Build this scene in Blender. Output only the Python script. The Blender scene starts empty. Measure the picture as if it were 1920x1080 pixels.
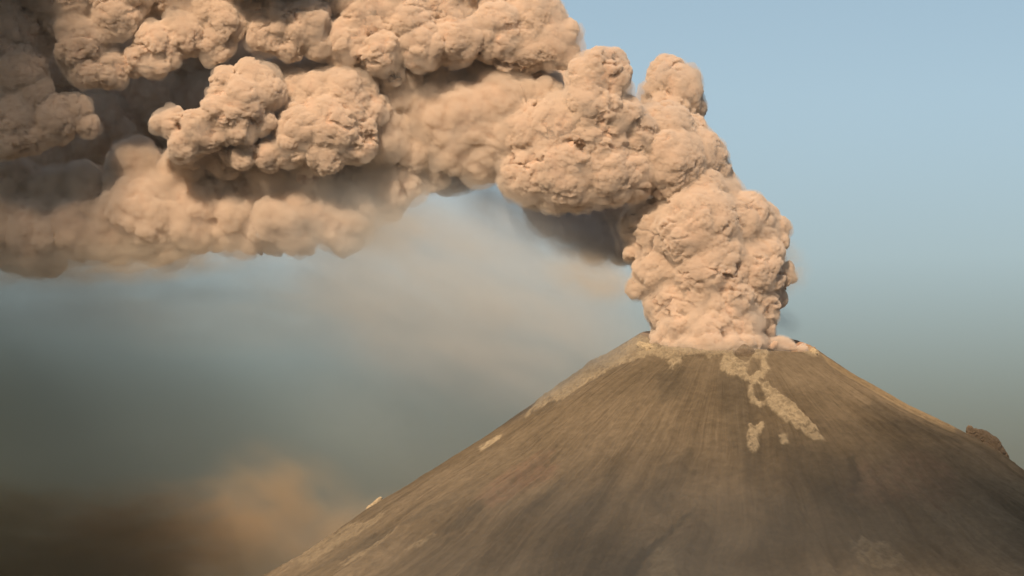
import bpy, math, random, os
import numpy as np
from mathutils import Vector
R = math.radians
sc = bpy.context.scene

# ------------------------------------------------------------------ camera
F = 6000.0                       # focal length in pixels of a 1920 wide frame
PITCH = R(5.5); D = 15000.0; CAMZ = 30.0
cam_d = bpy.data.cameras.new('camera'); cam = bpy.data.objects.new('camera', cam_d)
sc.collection.objects.link(cam); sc.camera = cam
cam_d.sensor_width = 36.0; cam_d.lens = 36.0 * F / 1920.0
cam_d.clip_start = 10.0; cam_d.clip_end = 400000.0
cam.location = (0, 0, CAMZ); cam.rotation_euler = (math.pi/2 + PITCH, 0, 0)
def P(px, py, d=0.0):
    """world point seen at pixel (px, py), d metres nearer than the plume plane"""
    a = (px-960.0)/F; b = (540.0-py)/F
    dy = math.cos(PITCH) - b*math.sin(PITCH); dz = math.sin(PITCH) + b*math.cos(PITCH)
    t = (D-d)/dy
    return (a*t, D-d, CAMZ + dz*t)
MPP = D/F                        # metres per pixel at the plume plane

# ------------------------------------------------------------------ light
SUN_AZ = R(17); SUN_EL = R(36)   # sun stands behind the camera, to the left
world = bpy.data.worlds.new('World'); sc.world = world; world.use_nodes = True
wt = world.node_tree; wt.nodes.clear()
wo = wt.nodes.new('ShaderNodeOutputWorld'); wb = wt.nodes.new('ShaderNodeBackground')
sky = wt.nodes.new('ShaderNodeTexSky'); sky.sky_type = 'NISHITA'; sky.sun_disc = False
sky.sun_elevation = SUN_EL; sky.sun_rotation = math.pi + SUN_AZ
sky.altitude = 2500; sky.air_density = 1.3; sky.dust_density = 4.0; sky.ozone_density = 1.0
wb.inputs['Strength'].default_value = 0.115
# murkier, greyer air towards the horizon
wtc = wt.nodes.new('ShaderNodeTexCoord'); wsx = wt.nodes.new('ShaderNodeSeparateXYZ'); wt.links.new(wtc.outputs['Generated'], wsx.inputs[0])
wr_ = wt.nodes.new('ShaderNodeValToRGB'); wmr = wt.nodes.new('ShaderNodeMapRange'); wmr.inputs['From Max'].default_value = 0.25
wt.links.new(wsx.outputs['Z'], wmr.inputs['Value']); wt.links.new(wmr.outputs[0], wr_.inputs[0])
cr = wr_.color_ramp; cr.interpolation = 'B_SPLINE'; cr.elements[0].position = 0.0; cr.elements[0].color = (.12,.105,.09,1); cr.elements[1].position = 1.0; cr.elements[1].color = (.95,.89,.745,1)
for p_, c_ in ((.12,(.16,.145,.125,1)), (.2,(.205,.185,.16,1)), (.31,(.40,.375,.345,1)), (.42,(.64,.60,.55,1)), (.62,(.92,.87,.785,1))):
    e = cr.elements.new(p_); e.color = c_
wmx = wt.nodes.new('ShaderNodeMix'); wmx.data_type = 'RGBA'; wmx.blend_type = 'MULTIPLY'; wmx.inputs[0].default_value = 1.0
wt.links.new(sky.outputs[0], wmx.inputs[6]); wt.links.new(wr_.outputs[0], wmx.inputs[7])
wt.links.new(wmx.outputs[2], wb.inputs[0]); wt.links.new(wb.outputs[0], wo.inputs[0])
sun_d = bpy.data.lights.new('sun', 'SUN'); sun = bpy.data.objects.new('sun', sun_d)
sc.collection.objects.link(sun)
sun_d.energy = 5.0; sun_d.angle = R(0.5); sun_d.color = (1.0, 0.77, 0.555)
sdir = Vector((-math.sin(SUN_AZ)*math.cos(SUN_EL), -math.cos(SUN_AZ)*math.cos(SUN_EL), math.sin(SUN_EL)))
sun.rotation_euler = sdir.to_track_quat('Z', 'Y').to_euler()
sun.location = (0, 0, 6000)
vs = sc.view_settings; vs.view_transform = 'Standard'; vs.look = 'None'; vs.exposure = 0.05; vs.gamma = 1.0
cy = sc.cycles
cy.use_denoising = True; cy.use_adaptive_sampling = True; cy.adaptive_threshold = 0.02
cy.max_bounces = 8; cy.diffuse_bounces = 3; cy.glossy_bounces = 1; cy.transmission_bounces = 2
cy.volume_bounces = 7; cy.transparent_max_bounces = 32
cy.volume_step_rate = 1.0; cy.volume_max_steps = 128

# ------------------------------------------------------------------ helpers
def link(o, parent=None):
    sc.collection.objects.link(o)
    if parent is not None: o.parent = parent
    return o
def tag(o, label=None, cat=None, group=None, kind=None):
    for k, v in (('label', label), ('category', cat), ('group', group), ('kind', kind)):
        if v: o[k] = v
    return o
def empty(name, loc=(0,0,0)):
    o = bpy.data.objects.new(name, None); o.location = loc
    return link(o)
def mat(name):
    m = bpy.data.materials.new(name); m.use_nodes = True; nt = m.node_tree; nt.nodes.clear()
    out = nt.nodes.new('ShaderNodeOutputMaterial')
    return m, nt, out
def N(nt, typ, **kw):
    n = nt.nodes.new(typ)
    for k, v in kw.items():
        if k in n.inputs.keys() if hasattr(n.inputs, 'keys') else False: n.inputs[k].default_value = v
        else: setattr(n, k, v)
    return n

# ------------------------------------------------------------------ ash materials
def ash_material(name, c1, c2, scale):
    m, nt, out = mat(name)
    bs = N(nt, 'ShaderNodeBsdfDiffuse'); bs.inputs['Roughness'].default_value = 0.8
    tc = N(nt, 'ShaderNodeTexCoord')
    no = N(nt, 'ShaderNodeTexNoise'); no.inputs['Scale'].default_value = scale; no.inputs['Detail'].default_value = 4
    mx = N(nt, 'ShaderNodeMix', data_type='RGBA')
    mx.inputs[6].default_value = (*c1, 1); mx.inputs[7].default_value = (*c2, 1)
    nt.links.new(tc.outputs['Object'], no.inputs['Vector']); nt.links.new(no.outputs[0], mx.inputs[0])
    nt.links.new(mx.outputs[2], bs.inputs['Color'])
    nt.links.new(bs.outputs[0], out.inputs['Surface'])
    return m
def fog_material(name, color, density, aniso=0.0):
    m, nt, out = mat(name)
    v = N(nt, 'ShaderNodeVolumePrincipled')
    v.inputs['Color'].default_value = (*color, 1); v.inputs['Density'].default_value = density
    v.inputs['Anisotropy'].default_value = aniso
    nt.links.new(v.outputs[0], out.inputs['Volume'])
    return m
ASH = ash_material('ash_cloud', (0.53,0.375,0.265), (0.59,0.42,0.295), 0.004)
FOG = fog_material('ash_fringe', (0.86,0.74,0.62), 0.030)

# ------------------------------------------------------------------ plume geometry
def displace_group(voxel, octs, offset, cracks, smooth, relax):
    g = bpy.data.node_groups.new('billow_shape', 'GeometryNodeTree')
    g.interface.new_socket('Geometry', in_out='INPUT', socket_type='NodeSocketGeometry')
    g.interface.new_socket('Geometry', in_out='OUTPUT', socket_type='NodeSocketGeometry')
    n = g.nodes; L = g.links.new
    gi = n.new('NodeGroupInput'); go = n.new('NodeGroupOutput')
    na = n.new('GeometryNodeInputNamedAttribute'); na.data_type = 'FLOAT'; na.inputs['Name'].default_value = 'radius'
    mp = n.new('GeometryNodeMeshToPoints'); L(gi.outputs[0], mp.inputs['Mesh']); L(na.outputs['Attribute'], mp.inputs['Radius'])
    pv = n.new('GeometryNodePointsToVolume'); pv.resolution_mode = 'VOXEL_SIZE'
    L(mp.outputs[0], pv.inputs['Points']); L(na.outputs['Attribute'], pv.inputs['Radius'])
    pv.inputs['Voxel Size'].default_value = voxel
    vm = n.new('GeometryNodeVolumeToMesh'); vm.resolution_mode = 'VOXEL_SIZE'
    vm.inputs['Voxel Size'].default_value = voxel; vm.inputs['Threshold'].default_value = 0.1
    L(pv.outputs[0], vm.inputs['Volume'])
    geo = vm.outputs[0]
    def setpos(geo, pos=None, off=None):
        s = n.new('GeometryNodeSetPosition'); L(geo, s.inputs['Geometry'])
        if pos is not None: L(pos, s.inputs['Position'])
        if off is not None: L(off, s.inputs['Offset'])
        return s.outputs[0]
    P_ = n.new('GeometryNodeInputPosition').outputs[0]; NR = n.new('GeometryNodeInputNormal').outputs[0]
    bl = n.new('GeometryNodeBlurAttribute'); bl.data_type = 'FLOAT_VECTOR'; bl.inputs['Iterations'].default_value = smooth
    L(P_, [s for s in bl.inputs if s.enabled and s.name == 'Value'][0])
    geo = setpos(geo, pos=[s for s in bl.outputs if s.enabled][0])
    def math_(op, a, b=None):
        m = n.new('ShaderNodeMath'); m.operation = op
        for i, x in enumerate((a, b)):
            if x is None: continue
            if isinstance(x, (int, float)): m.inputs[i].default_value = x
            else: L(x, m.inputs[i])
        return m.outputs[0]
    # slow modulation of how knobbly the surface is
    for k, (cell, amp, w) in enumerate(octs):
        nz = n.new('ShaderNodeTexNoise'); nz.inputs['Scale'].default_value = 1.0/(cell*1.6); nz.inputs['Detail'].default_value = 2
        L(P_, nz.inputs['Vector'])
        sub = n.new('ShaderNodeVectorMath'); sub.operation = 'SUBTRACT'; L(nz.outputs['Color'], sub.inputs[0]); sub.inputs[1].default_value = (.5,.5,.5)
        scl = n.new('ShaderNodeVectorMath'); scl.operation = 'SCALE'; L(sub.outputs[0], scl.inputs[0]); scl.inputs['Scale'].default_value = cell*w
        add = n.new('ShaderNodeVectorMath'); add.operation = 'ADD'; L(P_, add.inputs[0]); L(scl.outputs[0], add.inputs[1])
        vo = n.new('ShaderNodeTexVoronoi'); vo.feature = 'F1'; vo.inputs['Scale'].default_value = 1.0/cell
        vo.inputs['Randomness'].default_value = 1.0
        L(add.outputs[0], vo.inputs['Vector'])
        d = math_('MULTIPLY', vo.outputs['Distance'], 1.3)
        d2 = math_('POWER', d, 2.6)
        h = math_('SUBTRACT', 0.45, d2)
        fn = n.new('ShaderNodeTexNoise'); fn.inputs['Scale'].default_value = 1.0/(cell*.55); fn.inputs['Detail'].default_value = 3
        L(P_, fn.inputs['Vector'])
        h = math_('ADD', h, math_('MULTIPLY', math_('SUBTRACT', fn.outputs[0], .5), 0.9))
        md = n.new('ShaderNodeTexNoise'); md.inputs['Scale'].default_value = 1.0/(cell*5); md.inputs['Detail'].default_value = 1
        L(P_, md.inputs['Vector'])
        mr = n.new('ShaderNodeMapRange'); mr.inputs['From Min'].default_value = .35; mr.inputs['From Max'].default_value = .62
        mr.inputs['To Min'].default_value = .35; mr.inputs['To Max'].default_value = 1.15
        L(md.outputs[0], mr.inputs['Value'])
        h = math_('MULTIPLY', h, mr.outputs[0])
        h = math_('MULTIPLY', h, amp)
        if k == 0 and offset: h = math_('ADD', h, offset)
        sv = n.new('ShaderNodeVectorMath'); sv.operation = 'SCALE'; L(NR, sv.inputs[0]); L(h, sv.inputs['Scale'])
        geo = setpos(geo, off=sv.outputs[0])
    # narrow irregular cracks between the billows
    if cracks:
        cell, depth = cracks
        nz = n.new('ShaderNodeTexNoise'); nz.inputs['Scale'].default_value = 1.0/(cell*.5); nz.inputs['Detail'].default_value = 3
        mpv = n.new('ShaderNodeVectorMath'); mpv.operation = 'MULTIPLY'; L(P_, mpv.inputs[0]); mpv.inputs[1].default_value = (1.0, 1.0, 1.7)
        L(mpv.outputs[0], nz.inputs['Vector'])
        sub = n.new('ShaderNodeVectorMath'); sub.operation = 'SUBTRACT'; L(nz.outputs['Color'], sub.inputs[0]); sub.inputs[1].default_value = (.5,.5,.5)
        scl = n.new('ShaderNodeVectorMath'); scl.operation = 'SCALE'; L(sub.outputs[0], scl.inputs[0]); scl.inputs['Scale'].default_value = cell*.65
        add = n.new('ShaderNodeVectorMath'); add.operation = 'ADD'; L(mpv.outputs[0], add.inputs[0]); L(scl.outputs[0], add.inputs[1])
        vo = n.new('ShaderNodeTexVoronoi'); vo.feature = 'DISTANCE_TO_EDGE'; vo.inputs['Scale'].default_value = 1.0/cell; L(add.outputs[0], vo.inputs['Vector'])
        m1 = n.new('ShaderNodeMapRange'); m1.interpolation_type = 'SMOOTHSTEP'
        m1.inputs['From Min'].default_value = 0.0; m1.inputs['From Max'].default_value = 0.11; m1.inputs['To Min'].default_value = -1; m1.inputs['To Max'].default_value = 0
        L(vo.outputs['Distance'], m1.inputs['Value'])
        md = n.new('ShaderNodeTexNoise'); md.inputs['Scale'].default_value = 1.0/(cell*1.2); md.inputs['Detail'].default_value = 2; L(P_, md.inputs['Vector'])
        m2 = n.new('ShaderNodeMapRange'); m2.interpolation_type = 'SMOOTHSTEP'
        m2.inputs['From Min'].default_value = .49; m2.inputs['From Max'].default_value = .63; m2.inputs['To Max'].default_value = depth; L(md.outputs[0], m2.inputs['Value'])
        sv = n.new('ShaderNodeVectorMath'); sv.operation = 'SCALE'; L(NR, sv.inputs[0]); L(math_('MULTIPLY', m1.outputs[0], m2.outputs[0]), sv.inputs['Scale'])
        geo = setpos(geo, off=sv.outputs[0])
    if relax:
        bl2 = n.new('GeometryNodeBlurAttribute'); bl2.data_type = 'FLOAT_VECTOR'; bl2.inputs['Iterations'].default_value = relax
        L(P_, [s for s in bl2.inputs if s.enabled and s.name == 'Value'][0])
        geo = setpos(geo, pos=[s for s in bl2.outputs if s.enabled][0])
    ss = n.new('GeometryNodeSetShadeSmooth'); L(geo, ss.inputs[0]); geo = ss.outputs[0]
    L(geo, go.inputs[0])
    return g
def points_mesh(pts):
    me = bpy.data.meshes.new('points'); co = np.array([p[:3] for p in pts], dtype=np.float32)
    me.vertices.add(len(co)); me.vertices.foreach_set('co', co.ravel())
    a = me.attributes.new('radius', 'FLOAT', 'POINT'); a.data.foreach_set('value', np.array([p[3] for p in pts], dtype=np.float32))
    return me
def baked(name, pts, grp, material):
    tmp = bpy.data.objects.new('tmp', points_mesh(pts)); sc.collection.objects.link(tmp)
    md = tmp.modifiers.new('shape', 'NODES'); md.node_group = grp
    dg = bpy.context.evaluated_depsgraph_get(); ev = tmp.evaluated_get(dg)
    me = bpy.data.meshes.new_from_object(ev, depsgraph=dg)
    old = tmp.data; bpy.data.objects.remove(tmp); bpy.data.meshes.remove(old)
    me.materials.clear(); me.materials.append(material); me.name = name
    me.polygons.foreach_set('use_smooth', np.ones(len(me.polygons), dtype=bool)); me.update()
    return bpy.data.objects.new(name, me)
def puffs(prims, seed, n2=26, k2=(0.30,0.52), core=0.90, squash=1.0):
    rnd = random.Random(seed); out = []
    for (px, py, r, d) in prims:
        c = Vector(P(px, py, d)); rr = r*MPP
        out.append((*c, rr*core))
        for i in range(n2):
            v = Vector((rnd.gauss(0,1), rnd.gauss(0,1), rnd.gauss(0,1))).normalized()
            if v.y > 0.5: continue
            q = rnd.uniform(*k2)*rr
            p = c + v*(rr*1.0 - q*rnd.uniform(0.75, 1.0))
            out.append((*p, q))
    return out
# ------------------------------------------------------------------ numpy noise
def _hash(ix, iy, iz, seed):
    h = (ix*374761393 + iy*668265263 + iz*2147483647 + seed*1274126177) & 0xffffffff
    h = ((h ^ (h >> 13)) * 1274126177) & 0xffffffff
    h = ((h ^ (h >> 16)) * 2246822519) & 0xffffffff
    return (h & 0xffffff).astype(np.float32)/float(0xffffff)
def vnoise(x, y, seed=0):
    x = np.asarray(x, dtype=np.float64); y = np.asarray(y, dtype=np.float64)
    ix = np.floor(x).astype(np.int64); iy = np.floor(y).astype(np.int64)
    fx = x-ix; fy = y-iy; fx = fx*fx*fx*(fx*(fx*6-15)+10); fy = fy*fy*fy*(fy*(fy*6-15)+10)
    a = _hash(ix, iy, 0*ix, seed); b = _hash(ix+1, iy, 0*ix, seed)
    c = _hash(ix, iy+1, 0*ix, seed); d = _hash(ix+1, iy+1, 0*ix, seed)
    return (a*(1-fx)+b*fx)*(1-fy) + (c*(1-fx)+d*fx)*fy
def fbm(x, y, octv=4, seed=0, rough=0.5):
    s = 0; a = 1.0; t = 0
    for k in range(octv):
        s = s + a*vnoise(x*2**k + 17.3*k, y*2**k - 9.1*k, seed+k); t += a; a *= rough
    return s/t                                     # 0..1
def sstep(a, b, x):
    t = np.clip((x-a)/(b-a), 0, 1); return t*t*(3-2*t)

# ------------------------------------------------------------------ ground and volcano
CX, CY = P(1366, 640)[0], D
RIM = 415.0
def zpix(py, d): return P(1366, py, d)[2]
def rim_h(phi):
    # rim height by bearing: 0 = right, 90 = far side, 180 = left, 270 = near side
    deg = np.degrees(phi) % 360
    ks = [0, 25, 55, 90, 130, 165, 180, 200, 225, 250, 270, 290, 315, 340, 360]
    vs_ = [zpix(652,0), zpix(638,-150), zpix(622,-330), zpix(612,-415), zpix(612,-300), zpix(617,-80), zpix(622,0),
           zpix(634,150), zpix(646,300), zpix(654,390), zpix(655,415), zpix(652,390), zpix(655,290), zpix(658,140), zpix(652,0)]
    return np.interp(deg, ks, vs_)
LP = np.array([(0,0),(100,62),(200,132),(300,202),(400,262),(480,312),(580,382),(680,448),(760,495),(900,560),(1100,620),(1400,680)], float)*MPP
RP = np.array([(0,0),(70,47),(170,105),(255,150),(290,168),(340,196),(390,236),(480,290),(650,390),(800,460),(1000,550),(1400,680)], float)*MPP
FP = np.array([(0,0),(100,60),(300,190),(500,318),(640,400),(760,458),(900,515),(1100,590),(1500,690)], float)*MPP
def height(x, y, detail=True):
    dx = x-CX; dy = y-CY; r = np.hypot(dx, dy); phi = np.arctan2(dy, dx)
    s = np.maximum(r-RIM, 0)
    c = np.cos(phi)
    wl = sstep(0.15, 1.0, -c); wr = sstep(0.15, 1.0, c); wf = 1-wl-wr
    drop = wl*np.interp(s, LP[:,0], LP[:,1]) + wr*np.interp(s, RP[:,0], RP[:,1]) + wf*np.interp(s, FP[:,0], FP[:,1])
    rh = rim_h(phi)
    z = rh - drop
    inner = np.clip((RIM-r)/RIM, 0, 1)
    z = np.where(r < RIM, rh - 230*sstep(0, 0.75, inner), z)
    if detail:
        out = sstep(0, 250, s); near = 1-sstep(0, 500, s)
        rr = np.maximum(r, 50.0)
        # shallow radial gullies, wider lower down, that meander a little
        wob = (fbm(x/420, y/420, 3, 5)-.5)*0.10
        g1 = fbm((phi+wob)*26, rr/900, 3, 11); g2 = fbm((phi+wob*.5)*85, rr/380, 3, 21)
        z = z - out*(14+22*sstep(300,1800,s))*(g1-.5)*1.7 - out*9*(g2-.5)*.9
        z = z + (fbm(x/230, y/230, 4, 31)-.5)*26*out*sstep(80,900,s)
        z = z + (fbm(x/38, y/38, 4, 41, .6)-.5)*(5+3*near)
        lava = sstep(.50,.60, fbm(x/480, y/480, 3, 51))*sstep(700,1300,s)
        z = z + lava*(fbm(x/45, y/45, 4, 55, .6)-.45)*16
    g = fbm(x/2600, y/2600, 4, 61)*70 + fbm(x/300, y/300, 4, 71)*8
    k = 60.0
    m = np.maximum(z, g); return m + k*np.exp(-np.abs(z-g)/k)*0.35 - 12
def hit(px, py):
    """ground point of the volcano seen at a pixel, on the smooth cone"""
    a = (px-960.0)/F; b = (540.0-py)/F
    dv = np.array([a, math.cos(PITCH)-b*math.sin(PITCH), math.sin(PITCH)+b*math.cos(PITCH)])
    t = np.linspace(11500, 15400, 1600)
    X = a*t; Y = dv[1]*t; Z = CAMZ+dv[2]*t
    h = height(X, Y, False); i = np.nonzero(h > Z)[0]
    i = i[0] if len(i) else int(np.argmax(h-Z))
    return X[i], Y[i]
def seg_field(x, y, poly):
    """signed distance (metres, inside positive) to a plan polygon, for points x, y"""
    p = np.array(poly); n = len(p); ins = np.zeros(x.shape, bool); dist = np.full(x.shape, 1e9)
    for i in range(n):
        x0, y0 = p[i]; x1, y1 = p[(i+1) % n]
        ex, ey = x1-x0, y1-y0; L2 = ex*ex+ey*ey+1e-9
        t = np.clip(((x-x0)*ex+(y-y0)*ey)/L2, 0, 1)
        dist = np.minimum(dist, np.hypot(x-x0-t*ex, y-y0-t*ey))
        cr = ((y0 > y) != (y1 > y)) & (x < (x1-x0)*(y-y0)/((y1-y0) if y1 != y0 else 1e-9)+x0)
        ins ^= cr
    return np.where(ins, dist, -dist)
def grid_mesh(name, X, Y, Z, closed):
    nr, nc = X.shape
    me = bpy.data.meshes.new(name)
    me.vertices.add(nr*nc); me.vertices.foreach_set('co', np.stack([X, Y, Z], -1).astype(np.float32).ravel())
    i = np.arange(nr-1)[:, None]; cN = nc if closed else nc-1; j = np.arange(cN)[None, :]; j2 = (j+1) % nc
    q = np.stack([i*nc+j, i*nc+j2, (i+1)*nc+j2, (i+1)*nc+j], -1).reshape(-1, 4).astype(np.int32)
    me.loops.add(q.size); me.loops.foreach_set('vertex_index', q.ravel())
    me.polygons.add(len(q)); me.polygons.foreach_set('loop_start', np.arange(0, q.size, 4, dtype=np.int32))
    me.polygons.foreach_set('use_smooth', np.ones(len(q), bool)); me.update(calc_edges=True)
    return me
# volcano: polar grid, fine on the near side
GROUND_R = 4200.0
ph_f = np.linspace(R(170), R(370), 1900, endpoint=False); ph_b = np.linspace(R(370), R(530), 260, endpoint=False)
PH = np.concatenate([ph_f, ph_b])
rad = np.concatenate([np.linspace(4, RIM-12, 40, endpoint=False), np.linspace(RIM-12, RIM+500, 150, endpoint=False),
                      np.linspace(RIM+500, 2800, 470, endpoint=False), np.linspace(2800, GROUND_R, 90)])
RR, PP = np.meshgrid(rad, PH, indexing='ij')
VX = CX + RR*np.cos(PP); VY = CY + RR*np.sin(PP)
VZ = height(VX, VY)
s_ = RR-RIM
def patch(pixs, soft, nsc, namp, seed, octv=4):
    pl = [hit(*p) for p in pixs]
    a = np.array(pl); x0, x1 = a[:,0].min()-150, a[:,0].max()+150; y0, y1 = a[:,1].min()-150, a[:,1].max()+150
    sel = (VX > x0) & (VX < x1) & (VY > y0) & (VY < y1)
    m = np.zeros_like(VX)
    xs, ys = VX[sel], VY[sel]
    f = 7.0 + seg_field(xs, ys, pl) + (fbm(xs/nsc, ys/nsc, octv, seed, .65)-.5)*2*namp
    m[sel] = sstep(-soft-5, soft+5, f)
    return m
pale = np.zeros_like(VX)
# pale rock: left shoulder of the rim, the knob, the scar below it, small scraps
for a in (
    ([(1205,632),(1222,640),(1240,655),(1310,656),(1335,662),(1300,664),(1275,672),(1262,690),(1252,672),(1225,664),(1195,672),(1150,690),(1110,712),(1060,742),(1000,772),(985,782),(1010,752),(1060,715),(1110,682),(1160,655),(1190,635)], 4, 24, 26, 201),
    ([(1362,658),(1385,654),(1420,656),(1438,664),(1434,678),(1440,692),(1428,706),(1412,718),(1398,710),(1380,704),(1364,700),(1352,690),(1358,674)], 3, 26, 8, 202),
    ([(1408,722),(1420,716),(1440,720),(1460,738),(1490,765),(1515,792),(1532,808),(1545,826),(1525,822),(1500,806),(1475,790),(1452,772),(1438,756),(1425,762),(1412,752),(1405,735)], 3, 24, 9, 203),
    ([(1408,800),(1428,796),(1428,806),(1418,815),(1420,835),(1412,850),(1406,838),(1404,815)], 3, 18, 12, 204),
    ([(1462,818),(1474,816),(1478,828),(1468,832)], 3, 18, 10, 205),
    ([(1322,660),(1356,656),(1356,664),(1332,670)], 3, 16, 10, 206),
    ([(1512,655),(1527,654),(1534,662),(1524,668),(1510,664)], 3, 16, 10, 207),
    ([(900,840),(925,820),(940,815),(930,830),(905,845)], 3, 20, 10, 208),
    ([(1215,1080),(1225,1050),(1235,1022),(1248,1022),(1262,1060),(1270,1100),(1215,1100)], 8, 40, 26, 209),
    ([(1600,1020),(1625,1012),(1660,1020),(1690,1045),(1670,1060),(1620,1065),(1605,1050)], 8, 40, 34, 210),
    ([(535,1062),(600,1020),(680,980),(720,962),(700,980),(640,1015),(580,1055)], 4, 30, 22, 211),
    ([(640,1050),(700,1020),(740,1000),(735,1010),(690,1040),(650,1060)], 4, 30, 18, 212),
    ([(760,1025),(810,1000),(818,1002),(790,1022)], 4, 30, 14, 213),
): pale = np.maximum(pale, patch(*a))
hole = patch([(1382,652),(1408,652),(1412,664),(1400,678),(1388,674),(1378,664)], 4, 20, 7, 221)
hole = np.maximum(hole, patch([(1410,672),(1424,674),(1424,692),(1408,704),(1402,700)], 4, 20, 6, 222))
hole = np.maximum(hole, patch([(1414,722),(1424,722),(1434,750),(1424,752),(1418,740)], 3, 20, 5, 223))
pale *= 1-hole
ridge = patch([(1540,664),(1580,690),(1640,724),(1720,768),(1790,806),(1785,812),(1700,770),(1620,724),(1560,688)], 4, 40, 10, 224)
inner = (RR < RIM+4).astype(float)
redm = patch([(900,930),(930,890),(975,870),(1010,850),(1040,870),(1020,900),(960,925),(920,955)], 30, 60, 60, 231, 5)
redm = np.maximum(redm, 0.8*patch([(1600,880),(1740,850),(1800,900),(1760,950),(1650,960),(1590,930)], 50, 90, 80, 232, 5))
dark = np.zeros_like(VX)
for a, w in (
    (([(1170,1070),(1200,1030),(1240,1000),(1280,970),(1300,965),(1275,985),(1240,1012),(1205,1045),(1180,1085)], 6, 26, 16, 241), .9),
    (([(1240,700),(1280,690),(1290,715),(1250,760),(1235,740)], 30, 60, 40, 242), .5),
    (([(1350,700),(1400,712),(1420,770),(1440,860),(1400,900),(1370,820),(1352,760)], 26, 60, 40, 243), .45),
    (([(1460,820),(1540,840),(1600,880),(1620,960),(1560,960),(1490,900)], 40, 50, 50, 244), .6),
    (([(1590,860),(1600,852),(1612,900),(1602,930),(1592,900)], 8, 30, 16, 245), .8),
    (([(1640,745),(1720,790),(1800,830),(1760,830),(1680,800),(1620,765)], 24, 50, 30, 246), .5),
    (([(1060,980),(1120,920),(1150,870),(1160,890),(1110,980),(1080,1010)], 26, 60, 40, 247), .5),
    (([(1200,940),(1240,880),(1290,850),(1300,880),(1240,960)], 26, 60, 40, 248), .5),
    (([(830,1000),(880,955),(905,940),(900,960),(860,1000)], 8, 40, 20, 249), .7),
    (([(560,1075),(640,1030),(760,975),(860,930),(850,945),(760,990),(640,1045)], 8, 40, 20, 250), .5),
    (([(940,990),(1000,940),(1060,890),(1060,905),(1000,960)], 14, 40, 24, 251), .5),
): dark = np.maximum(dark, w*patch(*a))
wob = (fbm(VX/500, VY/500, 3, 301)-.5)*0.14
streak = fbm((PP+wob*.6)*34, RR/1300, 4, 302, .6)*.5 + fbm((PP+wob*.5)*120, RR/520, 4, 303, .6)*.5
blot = fbm(VX/330, VY/330, 5, 304, .55)
# rubble relief on the pale rock
VZ = VZ + pale*(4*sstep(0,1,pale) + (fbm(VX/26, VY/26, 4, 305, .75)-.5)*30)*np.where(s_ < 700, 1, .6)
def lerp(a, b, t): return a*(1-t[..., None]) + b*t[..., None]
c_lo = np.array([.084,.063,.038]); c_hi = np.array([.176,.134,.085])
tone = np.clip((streak-.5)*.95*(.4+1.2*fbm(VX/500, VY/500, 3, 309)) + (blot-.5)*1.25 + .58, 0, 1)
col = lerp(c_lo[None,None], c_hi[None,None], tone)
col = lerp(col, np.array([.215,.130,.085])[None,None], .7*redm*np.clip(fbm(VX/30, VY/30, 4, 306, .7)*1.6-.25, 0, 1)*.7)
col = lerp(col, np.array([.045,.040,.030])[None,None], np.clip(dark*(.5+streak), 0, 1)*.6)
pn = fbm(VX/22, VY/22, 4, 307, .7)
pale_w = np.where(s_ > 1150, .40, 1.0)
col = lerp(col, np.array([.36,.285,.18])[None,None], np.clip(pale, 0, 1)*pale_w*.72*np.clip((pn-.22)*3.4, np.where(s_ < 600, .6, .15), 1))
col = lerp(col, np.array([.36,.26,.14])[None,None], ridge*.4*np.clip(.3+pn, 0, 1))
innr = sstep(RIM+6, RIM-10, RR)*sstep(-.2,.6,np.sin(PP))
innc = lerp(np.array([.42,.22,.15])[None,None], np.array([.34,.24,.14])[None,None], fbm(VX/60, VY/60, 4, 308))
col = col*(1-innr[...,None]) + innc*innr[...,None]
me = grid_mesh('volcano', VX, VY, VZ, True)
ca = me.color_attributes.new('ground_colour', 'FLOAT_COLOR', 'POINT')
ca.data.foreach_set('color', np.concatenate([col, np.ones(col.shape[:2]+(1,))], -1).astype(np.float32).ravel())
def rock_nodes(m, nt, out, colour_socket, s1, s2, bump):
    L = nt.links.new
    bs = N(nt, 'ShaderNodeBsdfDiffuse'); bs.inputs['Roughness'].default_value = .9
    tc = N(nt, 'ShaderNodeTexCoord')
    n1 = N(nt, 'ShaderNodeTexNoise'); n1.inputs['Scale'].default_value = s1; n1.inputs['Detail'].default_value = 6; n1.inputs['Roughness'].default_value = .65
    n2 = N(nt, 'ShaderNodeTexNoise'); n2.inputs['Scale'].default_value = s2; n2.inputs['Detail'].default_value = 3
    L(tc.outputs['Object'], n1.inputs['Vector']); L(tc.outputs['Object'], n2.inputs['Vector'])
    mr = N(nt, 'ShaderNodeMapRange'); mr.inputs['From Min'].default_value = .3; mr.inputs['From Max'].default_value = .7
    mr.inputs['To Min'].default_value = .80; mr.inputs['To Max'].default_value = 1.2; L(n1.outputs[0], mr.inputs['Value'])
    mu = N(nt, 'ShaderNodeVectorMath', operation='SCALE'); L(colour_socket, mu.inputs[0]); L(mr.outputs[0], mu.inputs['Scale'])
    L(mu.outputs[0], bs.inputs['Color'])
    bp = N(nt, 'ShaderNodeBump'); bp.inputs['Strength'].default_value = bump; bp.inputs['Distance'].default_value = 6
    ad = N(nt, 'ShaderNodeMath', operation='ADD'); L(n1.outputs[0], ad.inputs[0]); L(n2.outputs[0], ad.inputs[1])
    L(ad.outputs[0], bp.inputs['Height']); L(bp.outputs[0], bs.inputs['Normal'])
    L(bs.outputs[0], out.inputs['Surface'])
m, nt, out = mat('ash_covered_slope')
at = N(nt, 'ShaderNodeAttribute', attribute_name='ground_colour')
rock_nodes(m, nt, out, at.outputs['Color'], .03, .12, .25); me.materials.append(m)
volcano = link(bpy.data.objects.new('volcano', me)); tag(volcano, kind='structure')
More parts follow.
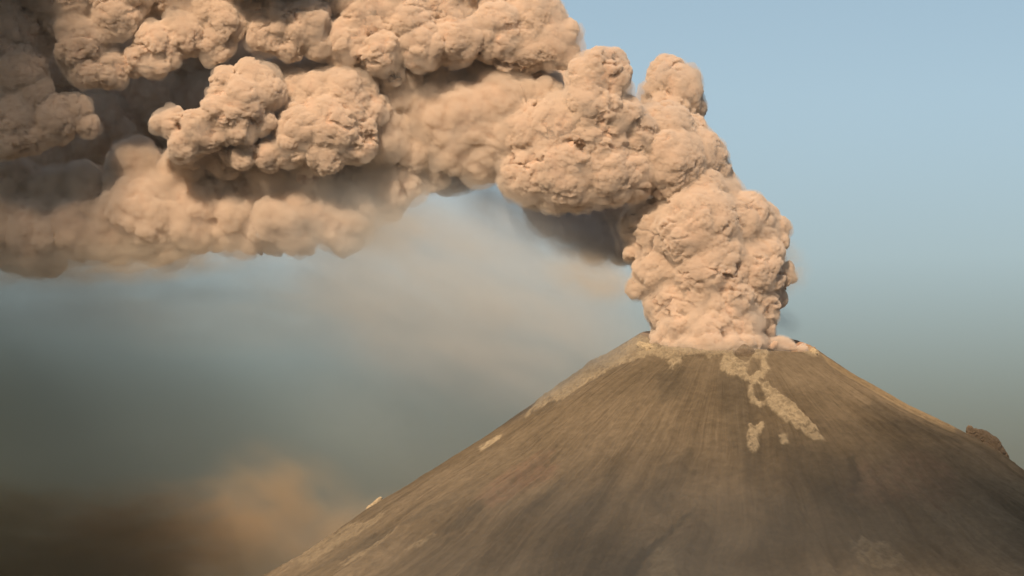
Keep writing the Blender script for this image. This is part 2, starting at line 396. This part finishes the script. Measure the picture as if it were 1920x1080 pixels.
# plain around it, one sheet out to the horizon, ring shaped cells
gr = np.concatenate([[0], np.geomspace(3900, 60000, 80)]); gp = np.linspace(0, 2*math.pi, 240, endpoint=False)
GR, GP = np.meshgrid(gr, gp, indexing='ij'); GX = CX+GR*np.cos(GP); GY = CY+GR*np.sin(GP)
gz = height(GX, GY) - 8; gz[0] = -60
far = sstep(20000, 60000, GR); gz = gz*(1-far) - 40*far
d0 = np.hypot(GX, GY); gz = np.where(d0 < 2500, np.minimum(gz, 8), gz)
gme = grid_mesh('ground', GX, GY, gz, True)
m, nt, out = mat('dusty_plain'); rgb = N(nt, 'ShaderNodeRGB'); rgb.outputs[0].default_value = (.07,.065,.045,1)
rock_nodes(m, nt, out, rgb.outputs[0], .004, .03, .3); gme.materials.append(m)
ground = link(bpy.data.objects.new('ground', gme)); tag(ground, kind='structure')

# ------------------------------------------------------------------ rocks on the ridges
m, nt, out = mat('brown_rock'); rgb = N(nt, 'ShaderNodeRGB'); rgb.outputs[0].default_value = (.165,.120,.076,1)
rock_nodes(m, nt, out, rgb.outputs[0], .06, .2, .8); ROCK = m
m, nt, out = mat('pale_rock'); rgb = N(nt, 'ShaderNodeRGB'); rgb.outputs[0].default_value = (.46,.36,.22,1)
rock_nodes(m, nt, out, rgb.outputs[0], .06, .2, .8); PALE = m
def rock(name, pts, material, label, d=0, voxel=2.5):
    q = []
    for (p0, p1) in zip(pts, pts[1:]):
        if abs(p1[0]-p0[0]) > 40: continue
        q += [tuple(p0[k]*(1-t)+p1[k]*t for k in range(4)) for t in (0, .25, .5, .75)]
    q.append(pts[-1])
    pp = [(*P(x, y, d+dd), r*MPP) for (x, y, r, dd) in q]
    cx = sum(p[0] for p in pp)/len(pp); cy_ = sum(p[1] for p in pp)/len(pp); cz = min(p[2]-p[3] for p in pp)
    pp = [(x-cx, y-cy_, z-cz, r) for (x, y, z, r) in pp]
    g = displace_group(voxel, [(60, 9, 1.5), (24, 7, 1.5), (10, 3, 1.2)], 0, None, 5, 0)
    o = link(baked(name, pp, g, material)); o.location = (cx, cy_, cz)
    tag(o, label, 'rock'); return o
rock('rock_outcrop', [(1820,808,9,0),(1826,816,14,0),(1840,820,15,0),(1856,832,17,0),(1870,846,15,0),(1879,858,13,0),(1886,872,9,0),(1866,862,20,0),(1845,846,22,0)], ROCK, 'large leaning brown rock outcrop on the right ridge line of the volcano')
rock('rock_outcrop', [(1898,872,6,0),(1900,878,8,0),(1905,882,8,0)], ROCK, 'small brown rock knob right of the large outcrop, at the right edge of the photo', voxel=2)
rock('rock_outcrop', [(713,938,5,0),(706,944,6,0),(699,948,6,0),(692,954,5,0)], PALE, 'small jagged rock crest on the lower left ridge line of the volcano', voxel=2)
rock('rock_crag', [(1200,645,6,170),(1206,650,8,190),(1214,652,7,220),(1220,655,6,250)], PALE, 'bright pale rock crag on the left end of the crater rim', voxel=2)
rock('rock_crag', [(1524,657,5,120),(1528,663,5,140),(1521,665,4,160)], PALE, 'small pale rock crag at the right end of the crater rim', voxel=2)
rock('rock_dome', [(1398,664,17,400),(1390,672,16,410),(1408,676,15,420),(1380,684,12,420)], ROCK, 'rounded rock dome on the near crater rim below the ash column', voxel=3)

# ------------------------------------------------------------------ the ash plume
OC = [(150,36,.8),(64,14,.9),(28,7,.9),(12,3.8,.9)]
OCS = [(200,55,.9),(90,24,1.),(40,10,1.0),(18,4,1.0)]
CR = (150, 30)
OCM = [(170,42,.9),(76,20,1.),(34,9,1.0),(15,5,1.0)]
G_MCORE = displace_group(9, OCM, -4, None, 4, 0); G_MSKIN = displace_group(6, OCM, 4, (190, 16), 6, 1)
G_CORE = displace_group(7, OC, -4, CR, 4, 0); G_SKIN = displace_group(5, OC + [(6,1.8,.9)], 0, CR, 5, 0)
G_SCORE = displace_group(12, OCS, -4, None, 4, 0); G_SSKIN = displace_group(9, OCS, 8, None, 7, 0)
G_WISP = displace_group(8, [(110,40,1.2),(45,20,1.2),(18,7,1.)], 7, None, 3, 2); G_MWISP = displace_group(10, [(160,64,1.4),(60,24,1.4),(24,8,1.)], 22, None, 5, 3)
WISP = fog_material('ash_wisp', (0.96,0.87,0.76), 0.013); MWISP = fog_material('drifting_ash_wisp', (0.96,0.87,0.76), 0.007)
SMOKE = fog_material('ash_smoke', (0.974,0.878,0.77), 0.15)
MID = fog_material('drifting_ash_smoke', (0.975,0.884,0.776), 0.045)
SOFT = fog_material('soft_ash_smoke', (0.973,0.888,0.775), 0.02)
plume = empty('ash_plume', P(1340, 640)); tag(plume, 'towering tan ash plume rising from the volcano crater and drifting left', 'ash plume')
def local(o):
    o.parent = plume; o.matrix_parent_inverse = plume.matrix_world.inverted(); return o
plume_inv = None
def billow(name, prims, seed, soft=False, n2=16, k2=(0.42,0.62), core=1.02, label=None):
    pts = puffs(prims, seed, n2, k2, core); L0 = Vector(plume.location)
    pts = [(x-L0.x, y-L0.y, z-L0.z, r) for (x, y, z, r) in pts]
    gs = {0: (G_CORE, G_SKIN, SMOKE), 1: (G_SCORE, G_SSKIN, SOFT), 2: (G_MCORE, G_MSKIN, MID)}[int(soft)]
    ins = {0: 13, 1: 28, 2: 36}[int(soft)]      # the solid looking middle is smaller all round than the smoke
    a = baked(name, [(x, y, z, r-ins) for (x, y, z, r) in pts if r > ins*1.6], gs[0], ASH); link(a, plume)
    b = baked('smoke_skin', pts, gs[1], gs[2]); link(b, a)
    w = baked('smoke_wisp', pts, G_MWISP if soft else G_WISP, MWISP if soft else WISP); link(w, a)
    if label: a['label'] = label
    return a
COLUMN = [(1258,632,38,60),(1310,622,50,120),(1370,622,50,120),(1415,628,36,60),(1245,640,20,170),(1262,645,22,210),(1282,648,22,250),(1304,650,22,280),(1326,651,22,300),(1348,650,22,300),(1370,648,20,290),(1392,645,20,260),(1412,642,18,220),(1275,620,40,170),(1330,615,50,200),(1385,615,42,180),
 (1270,572,62,80),(1340,580,80,100),(1400,572,58,40),(1425,588,32,0),
 (1252,500,66,60),(1330,500,82,120),(1405,500,68,60),(1448,512,34,20),(1474,508,18,10),(1486,520,9,10),(1452,452,24,30),(1462,430,18,20),(1450,560,22,20),(1442,590,18,20),(1425,405,28,30),(1192,470,24,60),(1184,420,20,60),(1196,540,22,60),
 (1232,430,62,60),(1310,430,84,150),(1385,425,66,60),(1420,440,46,20),(1300,375,70,100),(1345,370,50,40)]
billow('eruption_column', COLUMN, 1, label='knobbly near-vertical ash column standing in the crater')
billow('lit_wall_smoke', [(1418+t*88, 637+t*17, 18-t*11, 60+130*t) for t in [k/22 for k in range(23)]] + [(1415+t*60, 646+t*6, 15-t*7, 170) for t in [k/14 for k in range(15)]], 20, n2=0, core=.9, label='low tan smoke added on the right rim in place of the sunlit crater wall')  # smoke added to stand in for the sunlit inner crater wall
billow('shoulder_billow', [(1300,300,62,60),(1330,335,46,40),(1255,305,70,160),(1245,255,60,120),(1210,300,60,170),(1290,250,36,30),(1340,355,34,0)], 2)
billow('turret_billow', [(1124,150,58,330),(1118,200,62,330),(1150,220,52,300),(1185,250,46,260)], 3, label='rounded ash turret in front, left of the other one')
billow('turret_billow', [(1258,148,42,-60),(1272,170,47,-60),(1255,215,52,-60),(1285,200,36,-80),(1232,185,34,-80),(1290,150,24,-60),(1270,250,50,-60)], 4, label='paler ash turret standing furthest right')
billow('front_billow', [(1065,315,76,260),(1000,325,62,220),(1130,320,66,260),(1180,320,56,220),(1060,245,70,260),(990,250,62,200),(1120,255,66,280),(960,300,40,160),(1040,365,34,240),(1090,370,28,240)], 5)
billow('soft_billow', [(880,220,78,140),(820,215,76,120),(900,290,50,140),(770,280,60,100),(930,190,66,160),(1000,180,60,140),(760,210,60,80),(940,250,60,170),(820,165,50,130),(900,150,46,140),(700,250,46,90),(740,290,50,100),(850,265,60,140),(690,320,40,90)], 6, soft=2)
billow('upper_bank', [(1040,75,48,260),(1000,40,60,230),(985,85,48,260),(930,60,56,300),(920,20,60,200),(860,70,50,340),(840,10,60,240),(790,90,44,380),(760,40,60,320),(715,100,42,400),(690,40,56,330),(650,80,46,380),(740,140,24,360),(1060,105,22,280),(950,110,22,300),(960,-20,60,200),(860,-40,70,240),(740,-40,80,260),(640,-30,80,280)], 7, label='knobbly bank of ash along the top edge of the picture')
billow('upper_billow', [(570,45,52,420),(600,85,28,420),(510,40,48,440),(500,70,34,450),(555,-20,60,380),(540,90,26,440)], 8)
billow('upper_billow', [(420,35,44,470),(405,80,32,480),(380,20,50,450),(340,60,46,480),(300,85,44,500),(285,110,34,520),(255,115,26,520),(340,-20,70,420),(430,-20,60,420),(395,105,16,470)], 9)
billow('upper_billow', [(215,30,46,540),(200,50,34,540),(150,80,54,520),(165,125,40,510),(130,50,46,520),(205,130,34,520),(120,-20,80,480),(230,-20,70,480)], 10)
billow('left_billow', [(30,140,58,500),(60,180,40,520),(20,230,64,500),(100,225,44,520),(145,205,28,530),(165,235,22,530),(-60,180,90,480),(60,250,36,520),(-40,60,90,470),(40,70,60,420)], 11, label='dim ash billow bulging in from the left edge')
billow('middle_billow', [(480,150,40,470),(500,175,34,480),(460,190,46,500),(415,210,46,500),(380,240,44,500),(350,265,36,490),(330,235,30,480),(305,230,20,480),(450,235,34,500),(490,225,26,480),(425,160,30,470)], 12, label='sunlit ash billow floating before a dark gap')
billow('middle_billow', [(650,180,56,360),(600,190,52,350),(625,235,66,380),(570,240,54,390),(660,260,46,390),(610,285,38,400),(545,275,38,400),(500,290,28,400),(455,290,28,410),(430,285,16,410),(560,170,36,330),(690,210,36,350)], 13, label='broad bright ash billow right of the floating one')
billow('soft_billow', [(535,160,44,230),(590,150,40,230),(545,215,56,200),(680,165,60,190),(740,165,60,190),(600,130,40,190),(715,255,56,200),(640,140,44,190),(420,290,40,260),(360,300,36,250),(500,320,34,250),(580,330,34,250)], 18, soft=2)
billow('lower_bank', [(270,395,84,160),(200,425,60,160),(350,400,70,160),(250,310,50,170),(240,350,50,170),(330,340,48,170),(430,410,56,150),(520,410,56,150),(600,400,52,130),(680,375,46,110),(760,330,44,90),(810,320,34,70),(140,420,62,150),(60,430,70,130),(-20,420,80,110),(0,360,70,50),(100,380,60,80),(160,370,60,90),(90,460,50,90),(310,455,40,150),(390,370,60,130),(560,440,34,150),(640,420,50,130),(720,360,50,90),(560,380,60,130),(460,430,44,150),(480,370,46,140),(560,365,40,140),(640,345,36,100),(220,465,28,160),(500,440,28,160)], 14, soft=2, label='soft-edged lower bank of ash drifting left')
billow('rear_cloud', [(60,300,145,-1450),(180,250,145,-1470),(300,200,145,-1490),(420,200,145,-1490),(540,160,145,-1490),(660,200,145,-1450),(780,180,135,-1450),(900,160,135,-1400),(1000,200,125,-1350),(1090,240,115,-1350),(60,120,165,-1450),(200,60,165,-1450),(400,40,165,-1450),(600,40,145,-1450),(780,60,135,-1450),(920,80,115,-1400),
   (380,320,115,-1400),(520,300,115,-1400),(640,290,105,-1350),(760,260,105,-1350),(40,400,115,-1350),(840,290,75,-1250)], 15, soft=True, label='shadowed rear of the ash plume behind the front billows')
billow('rear_cloud', [(1085,405,50,-760),(1140,425,46,-740),(1175,445,42,-720),(1045,380,60,-760),(1160,390,60,-720),(1120,450,36,-760)], 16, soft=True, label='dark shaded ash under the front billow beside the column')
billow('upper_bank', [(x, -175 + 20*((x//90) % 3), 110, 500 + 50*((x//60) % 3)) for x in range(-500, 560, 90)] + [(x, -150, 100, 900) for x in (-500, -410, -320, -230, -140, -60)] + [(x, -340, 170, 550) for x in range(-500, 600, 150)], 17, soft=True, label='ash added overhead, outside the top of the picture, to shade the left billows and rear gap')  # unseen bank added above the frame to shade the rear gap and left billows

# ------------------------------------------------------------------ thin ash hanging in the air
def veil(name, px, py, d, sx, sy, sz, density, colour, label, nscale=2.0, contrast=1.5, thr=.45, rot=0, seedv=0.0, kind='stuff', stretch=(1,1,1), power=1.0, absorb=None):
    """soft ellipsoid of ash; sx, sz half sizes in pixels, sy in metres"""
    import bmesh
    bm = bmesh.new(); bmesh.ops.create_icosphere(bm, subdivisions=3, radius=1.0)
    me = bpy.data.meshes.new(name); bm.to_mesh(me); bm.free()
    o = link(bpy.data.objects.new(name, me)); o.location = P(px, py, d); o.scale = (sx*MPP, sy, sz*MPP); o.rotation_euler = (0, R(rot), 0)
    m, nt, out = mat(name); L = nt.links.new
    tc = N(nt, 'ShaderNodeTexCoord')
    ln = N(nt, 'ShaderNodeVectorMath', operation='LENGTH'); L(tc.outputs['Object'], ln.inputs[0])
    fo = N(nt, 'ShaderNodeMapRange', interpolation_type='SMOOTHSTEP'); fo.inputs['From Min'].default_value = 1.0; fo.inputs['From Max'].default_value = 0.25
    L(ln.outputs['Value'], fo.inputs['Value'])
    mp = N(nt, 'ShaderNodeMapping'); mp.inputs['Location'].default_value = (seedv, seedv*.7, -seedv); mp.inputs['Scale'].default_value = stretch
    L(tc.outputs['Object'], mp.inputs['Vector'])
    no = N(nt, 'ShaderNodeTexNoise'); no.inputs['Scale'].default_value = nscale; no.inputs['Detail'].default_value = 4; no.inputs['Distortion'].default_value = .6
    L(mp.outputs[0], no.inputs['Vector'])
    mr = N(nt, 'ShaderNodeMapRange'); mr.inputs['From Min'].default_value = thr-.25/contrast; mr.inputs['From Max'].default_value = thr+.25/contrast; L(no.outputs[0], mr.inputs['Value'])
    mu = N(nt, 'ShaderNodeMath', operation='MULTIPLY'); L(fo.outputs[0], mu.inputs[0]); L(mr.outputs[0], mu.inputs[1])
    m2 = N(nt, 'ShaderNodeMath', operation='MULTIPLY'); L(mu.outputs[0], m2.inputs[0]); m2.inputs[1].default_value = density
    v = N(nt, 'ShaderNodeVolumePrincipled'); v.inputs['Color'].default_value = (*colour, 1); L(m2.outputs[0], v.inputs['Density'])
    L(v.outputs[0], out.inputs['Volume']); me.materials.append(m)
    tag(o, label, None, kind=kind); return o
veil('ash_haze', 830, 540, 150, 520, 500, 240, .0042, (.85,.86,.84), 'thin grey-tan ash veil hanging under the plume left of the column', 3.0, 1.5, .46, 22, 6.3, stretch=(.95,1,1.15))
veil('ash_haze', 820, 720, -600, 440, 600, 230, .0011, (.86,.89,.82), 'pale grey-green haze hanging left of the volcano slope', 2.0, 1.0, .40, 10, 27.1)
veil('ash_haze', 330, 560, 0, 620, 500, 130, .0016, (.60,.60,.54), 'grey ash fall just under the lower bank at the left of the photo', 2.6, 1.2, .44, 3, 21.3, stretch=(1.5,1,1))
veil('dust_haze', 1150, 1060, 2600, 760, 900, 260, .00032, (.86,.78,.64), 'thin dust in the air before the lower slopes', 2.4, 1.3, .44, 0, 23.3)
veil('ash_haze', 1110, 520, 100, 120, 160, 60, .006, (.92,.80,.62), 'small tan smoke patch beside the ash column', 2.2, 1.4, .42, 15, 4.1)
veil('ash_haze', -260, 790, -1500, 1130, 1600, 480, .0013, (.27,.30,.23), 'murky grey-green ash fall at lower left, its dark colour adding the corner vignette', 1.2, .7, .3, 0, 2.2)  # ash murk whose dark colour also stands in for the lower left vignette
veil('dust_cloud', 60, 1150, -300, 760, 700, 310, .006, (.38,.27,.12), 'brown dust cloud rolling beyond the lower left foot of the volcano', 4.2, 2.0, .48, 5, 7.7)
veil('dust_cloud', 540, 960, -200, 210, 300, 150, .0034, (.74,.56,.34), 'tan swirl of dust above the lower left slope', 2.4, 1.7, .50, 30, 9.1)
veil('steam_wisp', 1460, 598, -500, 60, 80, 34, .006, (.62,.64,.66), 'faint grey wisp drifting off behind the crater rim right of the column', 2.2, 1.5, .45, 25, 3.3)

veil('ash_haze', 1095, 440, -650, 120, 260, 75, .016, (.85,.80,.75), 'dark shaded smoke in the pocket between the arch and the column', 2.4, 1.6, .44, 25, 12.5)
veil('dust_cloud', 300, 1000, -250, 340, 300, 130, .0055, (.66,.47,.27), 'low brown dust bank at the lower left of the photo', 3.8, 2.2, .49, -5, 15.2)
veil('dust_cloud', 660, 1010, -700, 200, 300, 90, .003, (.78,.62,.42), 'pale tan dust behind the lower left slope', 2.4, 1.4, .45, -25, 17.2)
veil('dust_cloud', 110, 980, -250, 240, 300, 90, .003, (.60,.42,.22), 'dim brown dust puff at the left edge of the photo', 3.0, 1.7, .48, 8, 19.2)
veil('ash_haze', 690, 420, 100, 150, 200, 70, .007, (.90,.82,.70), 'tan smoke trailing under the middle of the lower ash bank', 2.2, 1.5, .45, 10, 5.5)
veil('ash_haze', 200, 490, 250, 380, 250, 60, .008, (.80,.72,.60), 'brownish smoke fringe hanging along the underside of the lower ash bank', 3.0, 1.6, .46, -4, 6.5, stretch=(2.5,1,1))
veil('ash_haze', 960, 400, -100, 170, 300, 90, .004, (.80,.80,.80), 'grey smoke under the arch of the plume', 2.2, 1.5, .45, 30, 8.5)
veil('ash_haze', 1340, 652, 440, 150, 90, 16, .007, (.93,.82,.66), 'tan dust spilling over the near crater rim at the foot of the column', 3.0, 1.4, .45, 2, 2.5, stretch=(2,1,1))
veil('ash_haze', 1470, 500, 60, 60, 90, 70, .010, (.93,.82,.66), 'torn ash wisp on the right side of the column', 2.6, 2.0, .5, -20, 3.9)
veil('ash_haze', 1260, 190, -60, 80, 130, 110, .006, (.93,.82,.66), 'faint ash fringe round the right-hand turret', 2.6, 1.6, .47, 0, 4.4)
# ------------------------------------------------------------------ air
import bmesh
def drifting(px, py, d, t, rad, od, label):
    # unseen ash cloud added above the frame so that its shade falls on the place at (px, py)
    bm = bmesh.new(); bmesh.ops.create_icosphere(bm, subdivisions=4, radius=1.0)
    for v in bm.verts:
        v.co *= 1 + .12*math.sin(v.co.x*5+px)*math.cos(v.co.y*4) + .08*math.sin(v.co.z*9)
    cm = bpy.data.meshes.new('ash_haze'); bm.to_mesh(cm); bm.free()
    cm.materials.append(fog_material('shade_ash', (.6,.55,.45), od/(4*rad)))
    outer = None
    for k in (1.0, .8, .6, .4):
        o = link(bpy.data.objects.new('ash_haze' if outer is None else 'shade_cloud_middle', cm), outer)
        if outer is None:
            o.location = Vector(P(px, py, d)) + sdir*t; o.scale = (rad, rad, rad*.8); tag(o, label, kind='stuff'); outer = o
        else: o.scale = (k, k, k)
drifting(-60, 200, 400, 1900, 760, 2.6, 'unseen ash cloud added high at the left to shade the billows')
drifting(-20, 1010, 0, 5200, 1100, 5.5, 'unseen ash cloud added high up to shade the lower left dust')
drifting(1300, 1400, 1200, 7000, 1400, 1.0, 'unseen ash cloud added high up to shade the near slope')
drifting(2180, 1180, 800, 6400, 1500, 2.7, 'unseen ash cloud added high up to shade the right slope')
bm = bmesh.new(); bmesh.ops.create_cube(bm, size=1.0); hm = bpy.data.meshes.new('haze'); bm.to_mesh(hm); bm.free()
haze = link(bpy.data.objects.new('haze', hm)); haze.scale = (130000, 150000, 4400); haze.location = (CX, 12000, 1900)
hm.materials.append(fog_material('haze', (.80,.83,.86), 2.0e-6, .2)); tag(haze, kind='stuff')
